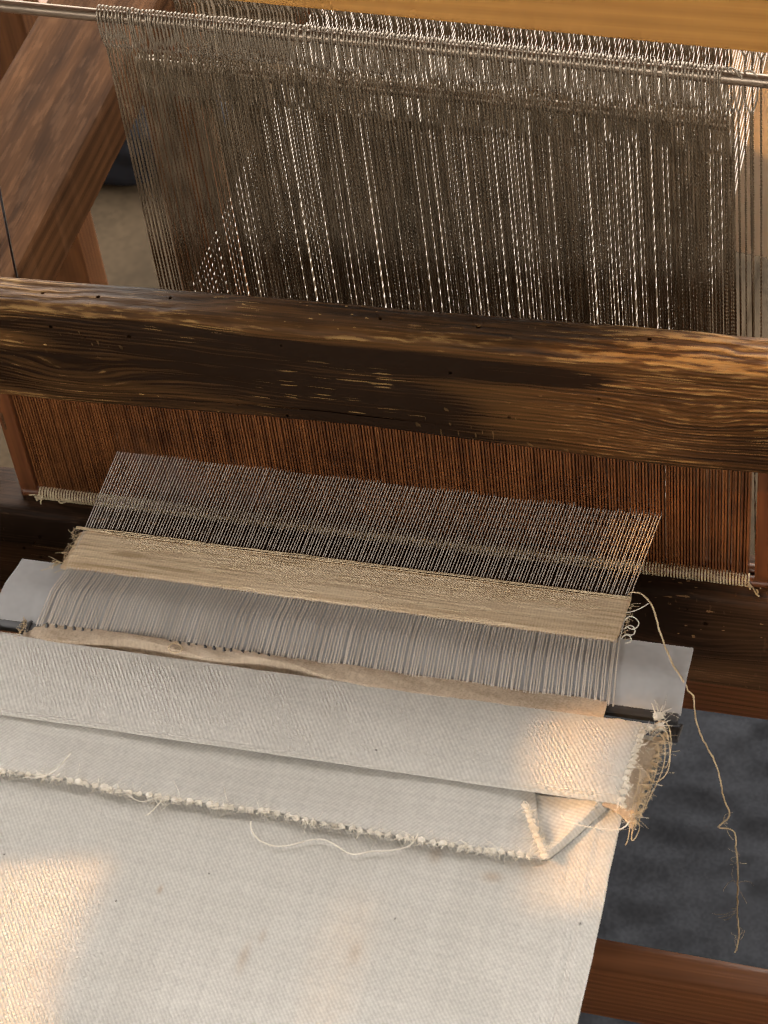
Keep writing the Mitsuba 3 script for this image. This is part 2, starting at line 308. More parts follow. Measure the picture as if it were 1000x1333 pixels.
hol = [(-.175, -.006, 1.010, .0017, 'z'), (-.125, -.002, 1.011, .0014, 'z'), (-.215, -.006, 1.008, .0016, 'z'), (.085, -.004, 1.012, .0017, 'z'), (.195, -.003, 1.012, .0020, 'z'), (.02, -.004, 1.012, .0013, 'z'),
       (-.208, -.020, .992, .0016, 'y'), (-.185, -.020, .985, .0011, 'y'), (-.232, -.020, .975, .0013, 'y'), (-.152, -.020, .990, .0018, 'y'), (-.09, -.020, .935, .0012, 'y'), (-.085, -.020, .934, .0012, 'y'),
       (.068, -.020, .985, .0016, 'y'), (.105, -.020, .950, .0014, 'y'), (.165, -.020, .975, .0014, 'y'), (-.05, -.020, .928, .0013, 'y'), (-.045, -.020, .995, .0010, 'y'), (.13, -.020, .932, .0012, 'y')]
hol = [(x, y, z+.014*x, r, d) for x, y, z, r, d in hol]
put('beater__top_rail', drilled((v, f), hol), 'm_top_rail', smooth=45)
labels['beater__top_rail'] = {'label': 'dark hand-worn top rail with golden scuffed grain and worm holes'}
sec = rect_section(.046, .098, .0055, 100)+[-.0015, .750]
v, f = beam(-.42, .42, sec, 420, 0, rail_disp(33, lambda x, z: 0*x))
v[:, 2] += .004*v[:, 0]
hol = [(-.262, -.024, .772, .0014, 'y'), (-.268, -.024, .765, .0014, 'y'), (-.278, -.024, .757, .0016, 'y'), (-.266, -.024, .750, .0014, 'y'), (-.235, -.024, .783, .0014, 'y'), (.235, -.024, .772, .0022, 'y'), (.222, -.024, .785, .0012, 'y')]
put('beater__bottom_rail', drilled((v, f), hol), 'm_low_rail', smooth=45)
labels['beater__bottom_rail'] = {'label': 'very dark lower rail below the reed'}
for s in (-1, 1):
    put('beater__side_arm', beam(.55, 1.02, rect_section(.035, .05, .004, 40)+[s*.375, .0455], 40, 2), 'm_brown_wood', smooth=45)
tag('beater', 'beater of the loom: worn dark rails above and below the reed', 'beater')

# ------------------------------------------------------------------ reed
PITCH = .00214
dents = [boxm(-.00056, .00056, -.0046, .0046, .800, .925)] 
dv, df = dents[0]
base = mikit.ply((dv, df), 'm_cane')
nd = int(.526/PITCH)
for i in range(nd):
    x = -.2620+PITCH*i
    tw = rng.normal(0, .025) if x < .20 else rng.normal(0, .06)
    put_copy('reed__dent', base, T().translate([x+rng.normal(0, .00010), 0, .80]).rotate([0, 1, 0], float(rng.normal(0, .08))).translate([0, 0, -.80]).rotate([0, 0, 1], float(math.degrees(tw)*.6)))
for s, x in ((-1, -.2705), (1, .2720)):
    v, f = boxm(x-.0065, x+.0065, -.0075, .0075, .793, .93, .0012); put('reed__stile', (v, f), 'm_stile', smooth=40)
put('reed__stile_notch', boxm(-.2745, -.2725, -.0082, -.0070, .868, .885, .0004), 'm_low_rail')
# baulks: a half-round strip in front of and behind the dents, bound with cord round each dent gap
for y in (-.0055, .0055):
    a = np.linspace(0, TAU, 13)[:-1]; xs = np.linspace(-.276, .277, 200)
    pts = np.stack([xs, np.full_like(xs, y)+.0004*np.sin(xs*90), .8015+.0006*N(np.stack([xs, 0*xs, 0*xs], 1), 30, 2)], 1)
    put('reed__baulk', tube(pts, .0042, 12), 'm_stile', smooth=True)
wr = []
xs = np.linspace(-.262, .263, int(.525/PITCH*1)*9)
th = np.arange(len(xs))/9*TAU
cr = .0049*(1+.10*N(np.stack([xs, 0*xs, 0*xs], 1), 200, 3))
pts = np.stack([xs, -.0055+cr*np.cos(th), .8010+cr*np.sin(th)*.95], 1)
put('reed__binding', tube(pts, .00075, 5), 'm_cord', smooth=True)
labels['reed__binding'] = {'label': 'cream cord wound along the lower edge of the reed'}
def mess(c, n, r, seed, flat=.5, thick=.0007):
    R = np.random.default_rng(seed); out = []
    for k in range(n):
        q = np.cumsum(R.normal(0, r*.55, (7, 3)), 0); q -= q.mean(0); q[:, 2] *= flat
        out.append(tube(spline(np.asarray(c)+q, 40), thick, 5))
    return join(out)
put('reed__cord_end', mess([-.263, -.009, .800], 5, .005, 3), 'm_cord', smooth=True)
put('reed__cord_end', mess([-.240, -.009, .801], 3, .004, 5), 'm_cord', smooth=True)
put('reed__cord_end', mess([.263, -.010, .800], 5, .0055, 4), 'm_cord', smooth=True)
tag('reed', 'red-brown cane reed with fine upright slats between the beater rails', 'reed')

# ------------------------------------------------------------------ heddle shafts
def ribbon(z0, z1, w, t, half, step, rnd):
    """A twisted pair of wires seen from outside: a flat section that turns about its length."""
    z = np.arange(z0, z1, -step); a = (z0-z)/half*math.pi+rnd
    cx, cy = np.cos(a), np.sin(a); zz = np.zeros_like(z)
    q = [(w, t), (-w, t), (-w, -t), (w, -t)]
    v = np.stack([np.stack([cx*u-cy*s, cy*u+cx*s, z], -1) for u, s in q], 1).reshape(-1, 3)
    f = grid_faces(len(z), 4, True)
    return v, f
def heddle_mesh(seed, fine):
    R = np.random.default_rng(seed)
    r = .00056; parts = []
    # the long end loop that rides on the rod (rod centre at 0)
    wy, wx = .0050+R.normal(0, .0002), R.normal(0, .0004)
    t = np.linspace(-.5*math.pi, 1.5*math.pi, 26); top, bot = .0062, -.0260
    ly = wy*np.cos(t)*np.where(np.sin(t) < 0, np.clip(1.05-(-np.sin(t))**6, .12, 1), 1)
    lz = np.where(np.sin(t) > 0, (top-.006)+.006*np.sin(t)*1.1, (bot)*(-np.sin(t))**1.0)
    parts.append(tube(np.stack([wx*np.cos(t), ly, lz], 1), .00066, 6)); nloop = len(parts[0][0])
    # knot, second short loop, knot
    parts.append(tube([(0, 0, bot+.002), (.0003, -.0003, bot-.002), (-.0002, .0002, bot-.005)], [.0007, .0010, .0008], 6))
    parts.append(ribbon(bot-.003, -.310, .00074, .00054, .0034, .00085 if fine else .0017, R.uniform(0, 3)))
    parts.append(ribbon(-.310, -.56, .00062, .00036, .02, .012, 0))
    v, f = join(parts); uv = np.zeros((len(v), 2)); uv[:nloop, 0] = 1
    return mikit.ply((v, f), 'm_wire', smooth=True, uv=uv)
variants = [heddle_mesh(40+k, True) for k in range(5)]
variants2 = [heddle_mesh(60+k, False) for k in range(4)]
rodz = lambda x: 1.1520-.031*x
def shaft(key, y, dz, xs, vs, bar, seed):
    R = np.random.default_rng(seed); rx = np.linspace(-.37, .37, 30) if bar is not None else np.linspace(-.172, .2255, 30)
    if bar: put(f'{key}__top_bar', turn(boxm(-.36, .36, y-.014, y+.004, 1.1828+dz, 1.250+dz, .0025), [0, y, 1.17], [0, 1, 0], 1.9), 'm_plank', smooth=40)
    elif bar is False: put(f'{key}__top_bar', boxm(-.36, .36, y-.008, y+.008, 1.1885+dz, 1.25+dz, .0025), 'm_plank', smooth=40)
    put(f'{key}__rod', tube(np.stack([rx, np.full(30, y), rodz(rx)+dz], 1), .0043, 18), 'm_rod', smooth=40)
    put(f'{key}__bottom_bar', boxm(-.36, .36, y-.006, y+.006, .545+dz, .60+dz, .0025), 'm_plank', smooth=40)
    for i, x in enumerate(xs):
        lean = 1.35*(x+.18)/.41*-1+0.5*0+R.normal(0, .10)      # wires lean slightly as the warp draws them in
        M = T().translate([float(x), y, float(rodz(x)+dz+R.normal(0, .0003))]).rotate([0, 1, 0], float(lean)).rotate([0, 0, 1], float(R.normal(0, 4)+(0 if x < .2262 else R.uniform(35, 75))))
        put_copy(f'{key}__heddle', vs[R.integers(len(vs))], M)
def spread(x0, x1, n, jit, R): return x0+(x1-x0)*(np.arange(n)+.5)/n+R.normal(0, jit, n)
R = np.random.default_rng(5)
xs = np.r_[spread(-.1815, .2275, 166, .00022, R), [.2300, .2332, .2405]]
shaft('heddle_shaft', .100, 0, xs, variants, True, 1)
tag('heddle_shaft', 'front heddle shaft: golden wooden bar over a rod packed with wire loops', 'heddle shaft')
xs = spread(-.173, .2265, 160, .0003, R)
shaft('heddle_shaft_001', .124, -.055, xs, variants2, None, 2)
tag('heddle_shaft_001', 'second heddle shaft, its row of loops hanging just below the front loops', 'heddle shaft')
xs = np.r_[spread(-.150, .222, 150, .0005, R), [.2300, .2345, .2400]]
shaft('heddle_shaft_002', .150, .004, xs, variants2, False, 3)
tag('heddle_shaft_002', 'rear heddle shaft, its wires showing between the golden bar and the front rod', 'heddle shaft')

# ------------------------------------------------------------------ warp threads
NT = 190
xr = np.linspace(-.1915, .2010, NT)
gapn = N(np.stack([xr, 0*xr, 0*xr], 1), 55, 8, 2)
def card_z(y): return .8527+.0052*np.exp(-((y+.141)/.016)**2)
for i in range(NT):
    j0, j1, j2 = rng.normal(0, .00032, 3)
    pair = (.00022 if i % 2 else -.00022)
    x_reed = xr[i]+j0*.6; x_band = -.1905+(xr[i]+.1915)*(.3835/.3925)+j1*.7; x_bar = -.1945+(xr[i]+.1915)*(.3925/.3925)+j2+pair
    sh = .0032 if i % 2 else -.0024
    ys = np.array([-.1690, -.1655, -.1600, -.1540, -.1480, -.1410, -.1340, -.1270, -.1165, -.1000, -.0800, -.060, -.030, -.004, .004, .05, .10, .125, .15, .20, .35, .55, .80, 1.0, 1.15])
    xx = np.interp(ys, [-.169, -.1165, -.0800, -.004, .004, 1.15], [x_bar, x_band, x_band, x_reed, x_reed, xr[i]])
    zz = np.where(ys < -.11, card_z(ys)+.0014, np.interp(ys, [-.1165, -.08, -.004, .10, .125, .15, .35, 1.15], [.8545, .8548, .8550, .8545+sh, .8545+sh, .8545+sh*.9, .857, .866]))
    zz[0] -= .002
    put('warp__thread', tube(np.stack([xx, ys, zz], 1), (.00036+.00005*rng.random())*np.where(ys < -.112, 1.3, 1.0), 5, False), 'm_yarn', smooth=True)
tag('warp', 'pale stretched warp threads running from the card through reed and heddles', 'warp threads')
put('loom_frame__back_beam', beam(-.36, .6, rect_section(.07, .09, .02, 40)+[1.15, .82], 40, 0), 'm_brown_wood', smooth=45)

# ------------------------------------------------------------------ woven linen band
nx, ny = 520, 48
u, w = np.meshgrid(np.linspace(0, 1, nx), np.linspace(0, 1, ny), indexing='ij')
t1 = np.linspace(0, 1, ny)
left = -.1965+.0035*t1+.0016*N(np.stack([t1*0, t1, 0*t1], 1), 30, 1)
right = .1912+.0030*t1+.0014*N(np.stack([t1*0+5, t1, 0*t1], 1), 34, 2)
Xb = left[None]+(right-left)[None]*u
yt = -.1160+.0007*N(np.stack([u[:, 0], 0*u[:, 0], 0*u[:, 0]], 1), 60, 3)*2+.0010*np.sin(u[:, 0]*5+.5)*.5
yb = -.0802+.0006*N(np.stack([u[:, 0], 0*u[:, 0]+4, 0*u[:, 0]], 1), 90, 4)*2
Yb = yt[:, None]+(yb-yt)[:, None]*w
Zb = .8549+.00085*np.minimum(1, np.minimum(w, 1-w)*14)+.0012*N(np.stack([Xb, Yb, 0*Xb], -1), (18, 14, 1), 6, 3)+.0005*N(np.stack([Xb, Yb, 0*Xb], -1), (70, 700, 1), 7, 2)
Zb -= .0030*np.exp(-(u/.010)**2)+.0006*np.exp(-((1-u)/.004)**2)
Zu = Zb-.0018
def sheet(X, Y, Z, th):
    n, m = X.shape
    top = np.stack([X, Y, Z], -1).reshape(-1, 3); bot = np.stack([X, Y, Z-th], -1).reshape(-1, 3)
    f = grid_faces(n, m); f = np.vstack([f[:, [0, 1, 2]], f[:, [0, 2, 3]]])
    per = np.r_[np.arange(m), np.arange(1, n)*m+m-1, (n-1)*m+np.arange(m-2, -1, -1), np.arange(n-2, 0, -1)*m]
    a, b = per, np.roll(per, -1); k = n*m
    side = np.vstack([np.stack([a, b, b+k], 1), np.stack([a, b+k, a+k], 1)])
    return np.vstack([top, bot]), np.vstack([f, f[:, ::-1]+k, side])
put('linen_band__cloth', sheet(Xb, Yb, Zb, .0014), 'm_linen', smooth=60)
# picks lying on the two edges of the band, and slubs
def pick(y, x0, x1, r, seed, z=.8564):
    xs = np.linspace(x0, x1, 220); q = np.stack([xs, 0*xs, 0*xs+seed], 1)
    return tube(np.stack([xs, y+.0012*N(q, 26, seed, 3), z+.0007*N(q, 60, seed+1, 2)], 1), r*(1+.5*N(q, 120, seed+2)), 5)
for k, y in enumerate((-.0796, -.0806, -.0818)): put('linen_band__pick', pick(y, -.196, .1945, .00042, k+1, .8562), 'm_linen_yarn', smooth=True)
sl = []
for k in range(46):
    x0 = rng.uniform(-.19, .15); L = rng.uniform(.012, .07)
    sl.append(pick(rng.uniform(-.114, -.083), x0, min(x0+L, .193), rng.uniform(.0002, .00042), 20+k, .85565))
put('linen_band__slub', join(sl), 'm_linen_yarn', smooth=True); labels['linen_band__slub'] = {'kind': 'stuff', 'label': 'thicker uneven picks across the band'}
def wisps(c, n, L, seed, r=.00018, dirv=(0, 0, 0), sz=.6):
    R = np.random.default_rng(seed); out = []
    for k in range(n):
        p0 = np.asarray(c)+R.normal(0, 1, 3)*[.0008, .0014, .0003]; d = R.normal(0, 1, 3)*[1, 1, sz]+np.asarray(dirv)
        d /= np.linalg.norm(d); l = L*R.uniform(.4, 1.1); b = R.normal(0, .35, 3)*[1, 1, sz]
        out.append(tube(spline([p0, p0+d*l*.35, p0+(d+b*.6)*l*.7, p0+(d+b*1.6)*l], 14), r, 4))
    return join(out)
fr = []
for k in range(26): fr.append(wisps([-.195+.0035*(k % 13)/13, -.082-.034*k/26, .8545], 2, .0045, 100+k, .00016, (-1.2, 0, .2)))
fr.append(wisps([-.1985, -.112, .853], 12, .008, 130, .00022, (-1, -.2, .3)))
for k in range(18): fr.append(wisps([.1945, -.085-.030*k/18, .8555], 2, .0035, 160+k, .00016, (1.2, 0, .1)))
put('linen_band__fraying', join(fr), 'm_linen_yarn', smooth=True); labels['linen_band__fraying'] = {'kind': 'stuff', 'label': 'short frayed ends along both selvedges'}
for k, pts in enumerate([[(.194, -.099, .856), (.199, -.098, .859), (.203, -.101, .857), (.201, -.105, .856), (.196, -.104, .856)], [(.194, -.106, .855), (.200, -.1045, .857), (.2015, -.108, .8555), (.1955, -.109, .855)],
                         [(.193, -.0925, .856), (.199, -.0915, .858), (.204, -.0880, .859), (.2065, -.0845, .8585)], [(.194, -.1135, .855), (.1985, -.1125, .8575), (.2005, -.1145, .856), (.197, -.117, .855)]]):
    put('linen_band__loop', tube(spline(pts, 24), .0004, 5), 'm_white_yarn', smooth=True)
tag('linen_band', 'beige woven linen band with streaky picks across the front warp', 'woven band')

# ------------------------------------------------------------------ card, rod bar, clip
ys = np.linspace(-.1665, -.1110, 24); xs = np.linspace(0, 1, 60)
U, Wy = np.meshgrid(xs, ys, indexing='ij')
skew = (Wy+.1110)/-.0555
Xc = (-.2262-.0020*skew)+U*((.2403+.0008*skew)-(-.2262-.0020*skew))
Zc = card_z(Wy)-.0004+.0005*N(np.stack([Xc, Wy, 0*Xc], -1), (8, 12, 1), 5, 2)-.0006*np.exp(-((Wy+.111)/.006)**2)
put('card_strip', sheet(Xc, Wy, Zc, .0011), 'm_card', smooth=40)
tag('card_strip', 'light grey cardboard strip lying under the warp threads', 'card')
put('metal_bar', boxm(-.262, .2400, -.1725, -.1660, .8487, .8535, .0008), 'm_bar', smooth=40); tag('metal_bar', 'dark flat metal bar along the lower edge of the card', 'bar')
for x in (-.2035, -.1990):
    put('metal_bar__tie', tube(np.stack([x+0*np.linspace(0, 1, 16), -.1690+.0048*np.cos(np.linspace(0, TAU, 16)), .8512+.0036*np.sin(np.linspace(0, TAU, 16))], 1), .0011, 6), 'm_bar', smooth=True)
kn = []
for i in range(26):
    x = -.186+.0062*i+rng.normal(0, .0006)
    if x < -.03: kn.append(tube([(x, -.1655, .8545), (x+.0014, -.1685, .8552), (x+.0016, -.1715, .8540)], [.0009, .0014, .0008], 6))
put('metal_bar__knot', join(kn), 'm_bar', smooth=True); labels['metal_bar__knot'] = {'kind': 'stuff', 'label': 'row of dark knots along the bar'}
cl = []
th = .0009
for a, b in [((.2300, -.1715), (.2425, -.1705)), ((.2425, -.1705), (.2412, -.1832)), ((.2412, -.1832), (.2310, -.1812))]:
    xs2 = np.linspace(0, 1, 6); p = np.array([(a[0]+(b[0]-a[0])*s, a[1]+(b[1]-a[1])*s, .8475) for s in xs2])
    cl.append(tube(p, .0010, 6))
cl.append(boxm(.2300, .2418, -.1825, -.1712, .8440, .8462, .0006))
put('bar_clip', join(cl), 'm_bar', smooth=40); tag('bar_clip', 'small dark bent clip below the right end of the metal bar', 'clip')

def smooth_np(a, b, x): t = np.clip((x-a)/(b-a), 0, 1); return t*t*(3-2*t)
# ------------------------------------------------------------------ linen hem strip
nx, ny = 420, 40
u, w = np.meshgrid(np.linspace(0, 1, nx), np.linspace(0, 1, ny), indexing='ij')
xs = -.2010+.3955*u
ridge = .40+.30*np.clip(N(np.stack([u[:, 0]*1., 0*u[:, 0], 0*u[:, 0]], 1), 6, 14, 2)*2+.25*np.sin(u[:, 0]*9-.6), -.9, .9)
ridge = np.interp(u[:, 0], [0, .08, .11, .15, .215, .281, .335, .36, .414, .48, .533, .6, 1], [.52, .52, .46, .31, .24, .31, .42, .40, .22, .25, .45, .54, .54])
ridge = np.convolve(np.pad(ridge, 6, mode='edge'), np.ones(13)/13, 'valid')
yy = -.1650-.0310*w+.002*(u-.5)*0
d = w-ridge[:, None]
hgt = np.where(d < 0, .45+.55*np.sin(np.clip(w/ridge[:, None], 0, 1)*math.pi*.5), np.clip(1-np.clip(d/.13, 0, 1)**1.2, 0, 1))
Zs = .8512+.0078*hgt*(1-.25*u)*(.35+.65*smooth_np(0, .05, u))+.0022*N(np.stack([xs, yy*1.0+.35*xs, 0*xs], -1), (34, 60, 1), 3, 3)+.0020*N(np.stack([xs+1.1*yy, yy, 0*xs], -1), (75, 90, 1), 4, 3)
yy = yy+.0009*N(np.stack([xs, 0*xs, 0*xs], -1), (40, 1, 1), 8, 3)*(w < .2)
put('linen_hem', sheet(xs, yy, Zs, .0007), 'm_strip', smooth=60)
tag('linen_hem', 'wavy beige linen hem strip tucked above the canvas fold', 'hem')
put('linen_hem__fraying', join([wisps([-.2008, -.167-.0014*k, .857], 3, .0035, 300+k, .00016, (-1, 0, .2)) for k in range(12)]), 'm_linen_yarn', smooth=True)
labels['linen_hem__fraying'] = {'kind': 'stuff', 'label': 'short frayed ends at the left of the hem'}

# ------------------------------------------------------------------ canvas apron
def wave(x, y): return .0050*N(np.stack([x, y, 0*x], -1), (7, 9, 1), 31, 2)+.0011*N(np.stack([x+.5*y, y, 0*x], -1), (45, 30, 1), 35, 2)
def main_z(x, y):
    z = .8515+wave(x, y)
    return z-np.where(y < -.43, (-(y+.43))**2*5.5, 0)
X0, X1 = -.40, .2186
U, Yc = np.meshgrid(np.linspace(0, 1, 300), np.linspace(-.60, -.176, 220), indexing='ij')
xr_edge = X1+.0026*N(np.stack([0*Yc[0], Yc[0], 0*Yc[0]], 1), 18, 41, 3)
Xm = X0+(xr_edge[None]-X0)*U
Zm = main_z(Xm, Yc)+.0007*np.exp(-((Xm-.2045-xr_edge[None]+X1)/.0016)**2)-.0005*np.exp(-((Xm-.2085-xr_edge[None]+X1)/.0010)**2)+.0004*np.exp(-((Xm-.198)/.0014)**2)
def put_sheet(key, X, Y, Z, th, bsdf, uvx=None, uvy=None):
    v, f = sheet(X, Y, Z, th)
    uv = np.stack([(X if uvx is None else uvx).ravel(), (Y if uvy is None else uvy).ravel()], 1)
    return put(key, (v, f), bsdf, smooth=True, uv=np.vstack([uv, uv]))
for cx, cy, ang, ln, hh in ((.06, -.36, .5, .05, .0012), (.15, -.36, -.9, .06, .0010), (-.05, -.40, .2, .07, .0012), (-.10, -.33, 1.1, .05, .0008), (.10, -.42, 1.3, .05, .0010)):
    a_, b_ = (Xm-cx)*math.cos(ang)+(Yc-cy)*math.sin(ang), -(Xm-cx)*math.sin(ang)+(Yc-cy)*math.cos(ang)
    Zm = Zm+hh*np.exp(-(a_/ln)**2-((b_+.1*a_**2/ln)/.009)**2)      # soft creases
put_sheet('canvas_apron__main_sheet', Xm, Yc, Zm, .0012, 'm_canvas')
# under layer with the raw edge
nx, ny = 360, 50
u, w = np.meshgrid(np.linspace(0, 1, nx), np.linspace(0, 1, ny), indexing='ij')
def raw_y(x): return -.2880+.0020*N(np.stack([x, 0*x, 0*x], -1), 34, 51, 3)*2+.0035*N(np.stack([x, 0*x, 0*x], -1), 7, 58, 2)
xend = .1605+.0165*(np.clip((-.2560-(-.2400-.048*w))/.032, 0, 1))
Xf = X0+(xend-X0)*u
Yf = -.2000+(raw_y(Xf)+.2000)*w
lift = .0030*np.exp(-((w-1)/.22)**2)*(1+.5*N(np.stack([Xf, 0*Xf, 0*Xf], -1), 22, 52, 2)*2)
Zf = main_z(Xf, Yf)+.0022+lift+.0026*N(np.stack([Xf, Yf, 0*Xf], -1), (12, 20, 1), 53, 3)
put_sheet('canvas_apron__under_layer', Xf, Yf, Zf, .0013, 'm_canvas', uvy=-Yf)
# its folded-back corner
A, B, Cc = np.array([.1560, -.2420]), np.array([.2105, -.2405]), np.array([.1808, -.2885])
D = np.array([.1585, -.2800])
nu, nv = 60, 40
u, w = np.meshgrid(np.linspace(0, 1, nu), np.linspace(0, 1, nv), indexing='ij')
e0 = A[None]+(D-A)[None]*u[..., None].reshape(-1, 1)
lft = A+(np.array([.1660, -.2872])-A)*u[..., None]; rgt = B+(Cc-B)*u[..., None]
XY = lft+(rgt-lft)*w[..., None]
XY[..., 0] += .0012*np.sin(u*math.pi)*w
Zt = main_z(XY[..., 0], XY[..., 1])+.0016+.0062*np.exp(-((1-w)/.35)**2)*(.55+.45*u)-.0050*np.exp(-((1-w)/.06)**2)+.0016*N(np.stack([XY[..., 0], XY[..., 1], 0*w], -1), (40, 40, 1), 57, 2)
put_sheet('canvas_apron__folded_corner', XY[..., 0], XY[..., 1], Zt, .0012, 'm_canvas_fold', uvx=XY[..., 0]*.8+XY[..., 1]*.6, uvy=XY[..., 1]*.8-XY[..., 0]*.6)
labels['canvas_apron__folded_corner'] = {'label': 'small turned-back corner at the right end of the raw edge'}
# upper fold: one sheet that runs over the top, round the lower edge and back underneath
nx, ns = 320, 120
prof_s = np.linspace(0, 1, ns)
def roll_profile(x):
    op = smooth_np(.10, .215, x)                     # the right end gapes
    H = .0075+.0085*op; y0, y1 = -.1795, -.2445
    top_n = 74; t = np.linspace(0, 1, top_n)
    ty = y0+(y1+.0030-y0)*t; tz = .8535+.0040*np.clip(t/.02, 0, 1)+(H-.0040)*np.sin(np.clip(t*1.9, 0, math.pi/2))**.8*(1-.12*t)-.0024*t**6-.0010*op*t
    a = np.linspace(0, 1, 18)[1:]*math.pi; hz = tz[-1]-.8545; r = max(hz/2, .001)
    cy = ty[-1]-.0030*np.sin(a); cz = tz[-1]-r+r*np.cos(a)
    bt = np.linspace(0, 1, ns-top_n-17+1)[1:]; by = ty[-1]+(y0-.004-ty[-1])*bt*.92; bz = cz[-1]+.0*bt
    return np.r_[ty, cy, by], np.r_[tz, cz, bz]
base_x = np.linspace(0, 1, nx)
XR, YR, ZR = (np.empty((nx, ns)) for _ in range(3))
py0, pz0 = roll_profile(0.0)
arc = np.r_[0, np.cumsum(np.hypot(np.diff(py0), np.diff(pz0)))]
xedge = np.interp(arc, [0, .006, .014, .030, .050, .068, .074, .10, .14], [.2285, .2278, .2205, .2196, .2180, .2172, .2172, .226, .230])+.0010*N(np.stack([0*arc, arc, 0*arc], 1), 260, 61, 2)*2
for i, b in enumerate(base_x):
    xx = X0+(.2180-X0)*b; py, pz = roll_profile(xx)
    XR[i] = X0+(xedge-X0)*b; YR[i], ZR[i] = py, pz
q = np.stack([XR, YR, 0*XR], -1)
wv = .0034*N(q, (8, 18, 1), 71, 3)
ZR += wv*(np.arange(ns) < 74); YR += .0026*N(np.stack([XR, 0*XR, 0*XR], -1), (11, 1, 1), 72, 3)*((np.arange(ns) > 60) & (np.arange(ns) < 96))
def thick(X, Y, Z, th):
    v = np.stack([X, Y, Z], -1); du = np.gradient(v, axis=0); dv = np.gradient(v, axis=1)
    n = np.cross(dv, du); n /= np.linalg.norm(n, axis=-1, keepdims=True)+1e-12
    return v, v-n*th*np.sign(n[nx//2, 20, 2])
vo, vi = thick(XR, YR, ZR, .0012)
f = grid_faces(nx, ns); f = np.vstack([f[:, [0, 1, 2]], f[:, [0, 2, 3]]]); k = nx*ns
per = np.r_[np.arange(ns), np.arange(1, nx)*ns+ns-1, (nx-1)*ns+np.arange(ns-2, -1, -1), np.arange(nx-2, 0, -1)*ns]
a, b = per, np.roll(per, -1)
F = np.vstack([f, f[:, ::-1]+k, np.stack([a, b, b+k], 1), np.stack([a, b+k, a+k], 1)])
uvr = np.stack([XR.ravel(), np.broadcast_to(-arc, (nx, ns)).ravel()], 1)
put('canvas_apron__upper_fold', (np.vstack([vo.reshape(-1, 3), vi.reshape(-1, 3)]), F), 'm_canvas_fold', smooth=True, uv=np.vstack([uvr, uvr]))
labels['canvas_apron__upper_fold'] = {'label': 'flattened twill roll of canvas with an open frayed right end'}
# inner layer that pokes out of the roll's right end
u, w = np.meshgrid(np.linspace(0, 1, 40), np.linspace(0, 1, 40), indexing='ij')
XI = .200+(.2335-.0075*w+.0014*N(np.stack([0*w, w, 0*w], -1), 22, 81, 3)*2-.200)*u; YI = -.188-.056*w-.012*w*u**3
ZI = .8556+.0020*np.sin(w*math.pi)*(.5+.5*u)-.006*w**3*u+.0008*N(np.stack([XI, YI, 0*XI], -1), (60, 60, 1), 82, 2)
put_sheet('canvas_apron__inner_layer', XI, YI, ZI, .0010, 'm_strip', uvx=YI, uvy=XI)
# frayed tufts: one little clump of fibre ends for each group of cut threads
def tuft(c, n, L, seed, dirv, r=.00034, core_r=1.0):
    R = np.random.default_rng(seed); out = []
    for k in range(n):
        p0 = np.asarray(c)+R.normal(0, 1, 3)*[.0008, .0005, .0005]
        d = np.asarray(dirv, float)+R.normal(0, .55, 3)*[1, 1, .8]; d /= np.linalg.norm(d); l = L*R.uniform(.5, 1.15)
        b = R.normal(0, .5, 3)
        out.append(tube([p0, p0+d*l*.5, p0+(d+b*.3)*l*.8, p0+(d+b*.7)*l], [r*1.2, r*1.5, r*1.1, r*.5], 5))
    for k in range(9):
        d = np.asarray(dirv, float)*.6+R.normal(0, .9, 3); d /= np.linalg.norm(d); l = L*R.uniform(.9, 2.0); b = R.normal(0, .8, 3)
        p0 = np.asarray(c)+R.normal(0, 1, 3)*.0006
        out.append(tube([p0, p0+d*l*.4, p0+(d+b*.3)*l*.75, p0+(d+b*.7)*l], .00011, 3))
    core = trimesh.creation.icosphere(2, 1.0); q = core.vertices
    q = q*(1+.9*N(q, 2.4, seed)[:, None])*[.0020, .0016, .0014]*core_r*(L/.003)+np.asarray(c)+np.asarray(dirv, float)*.0008
    out.append((q, core.faces))
    return join(out)
xt = X0+.15
k = 0
while xt < .172:
    L = .0030*(1+.25*rng.random())
    if xt > -.20:
        zz = float(main_z(np.array([xt]), np.array([-.288]))[0])+.0046
        put('canvas_apron__tuft', tuft([xt, float(raw_y(np.array([xt]))[0])+.0006, zz], 13, L, 500+k, (.05+rng.normal(0, .25), -1, -.12), .00030, float(rng.uniform(.35, 1.15))), 'm_white_yarn', smooth=True)
    xt += .0036+.0036*rng.random(); k += 1
for i in range(11):
    t = i/10; y = -.2560-.033*t; x = .1598+.0185*t
    put('canvas_apron__tuft', tuft([x, y, .8580], 14, .0030, 700+i, (.9, -.15, .2)), 'm_white_yarn', smooth=True)
# mouth of the roll
for i in range(15):
    s = np.interp(i/14, [0, 1], [.010, .072]); x = float(np.interp(s, arc, xedge)); y = float(np.interp(s, arc, py0))
    py, pz = roll_profile(.2180); z = float(np.interp(s, arc, pz))
    put('canvas_apron__tuft', tuft([x, y, z-.0004], 15, .0028, 800+i, (.8, -.1, .35)), 'm_white_yarn', smooth=True)
for i in range(12):
    t = i/11; put('canvas_apron__tuft', tuft([.2330-.0075*t, -.187-.064*t, .8562+.002*math.sin(t*3.14)-.005*t**3], 12, .0042, 830+i, (1, 0, .0), .00022, .3), 'm_linen_yarn', smooth=True)
put('canvas_apron__tuft', tuft([.2275, -.1740, .8570], 26, .0050, 860, (.6, .5, .5)), 'm_white_yarn', smooth=True)
put('canvas_apron__tuft', tuft([.2290, -.1800, .8560], 22, .0050, 861, (.8, -.6, .2)), 'm_white_yarn', smooth=True)
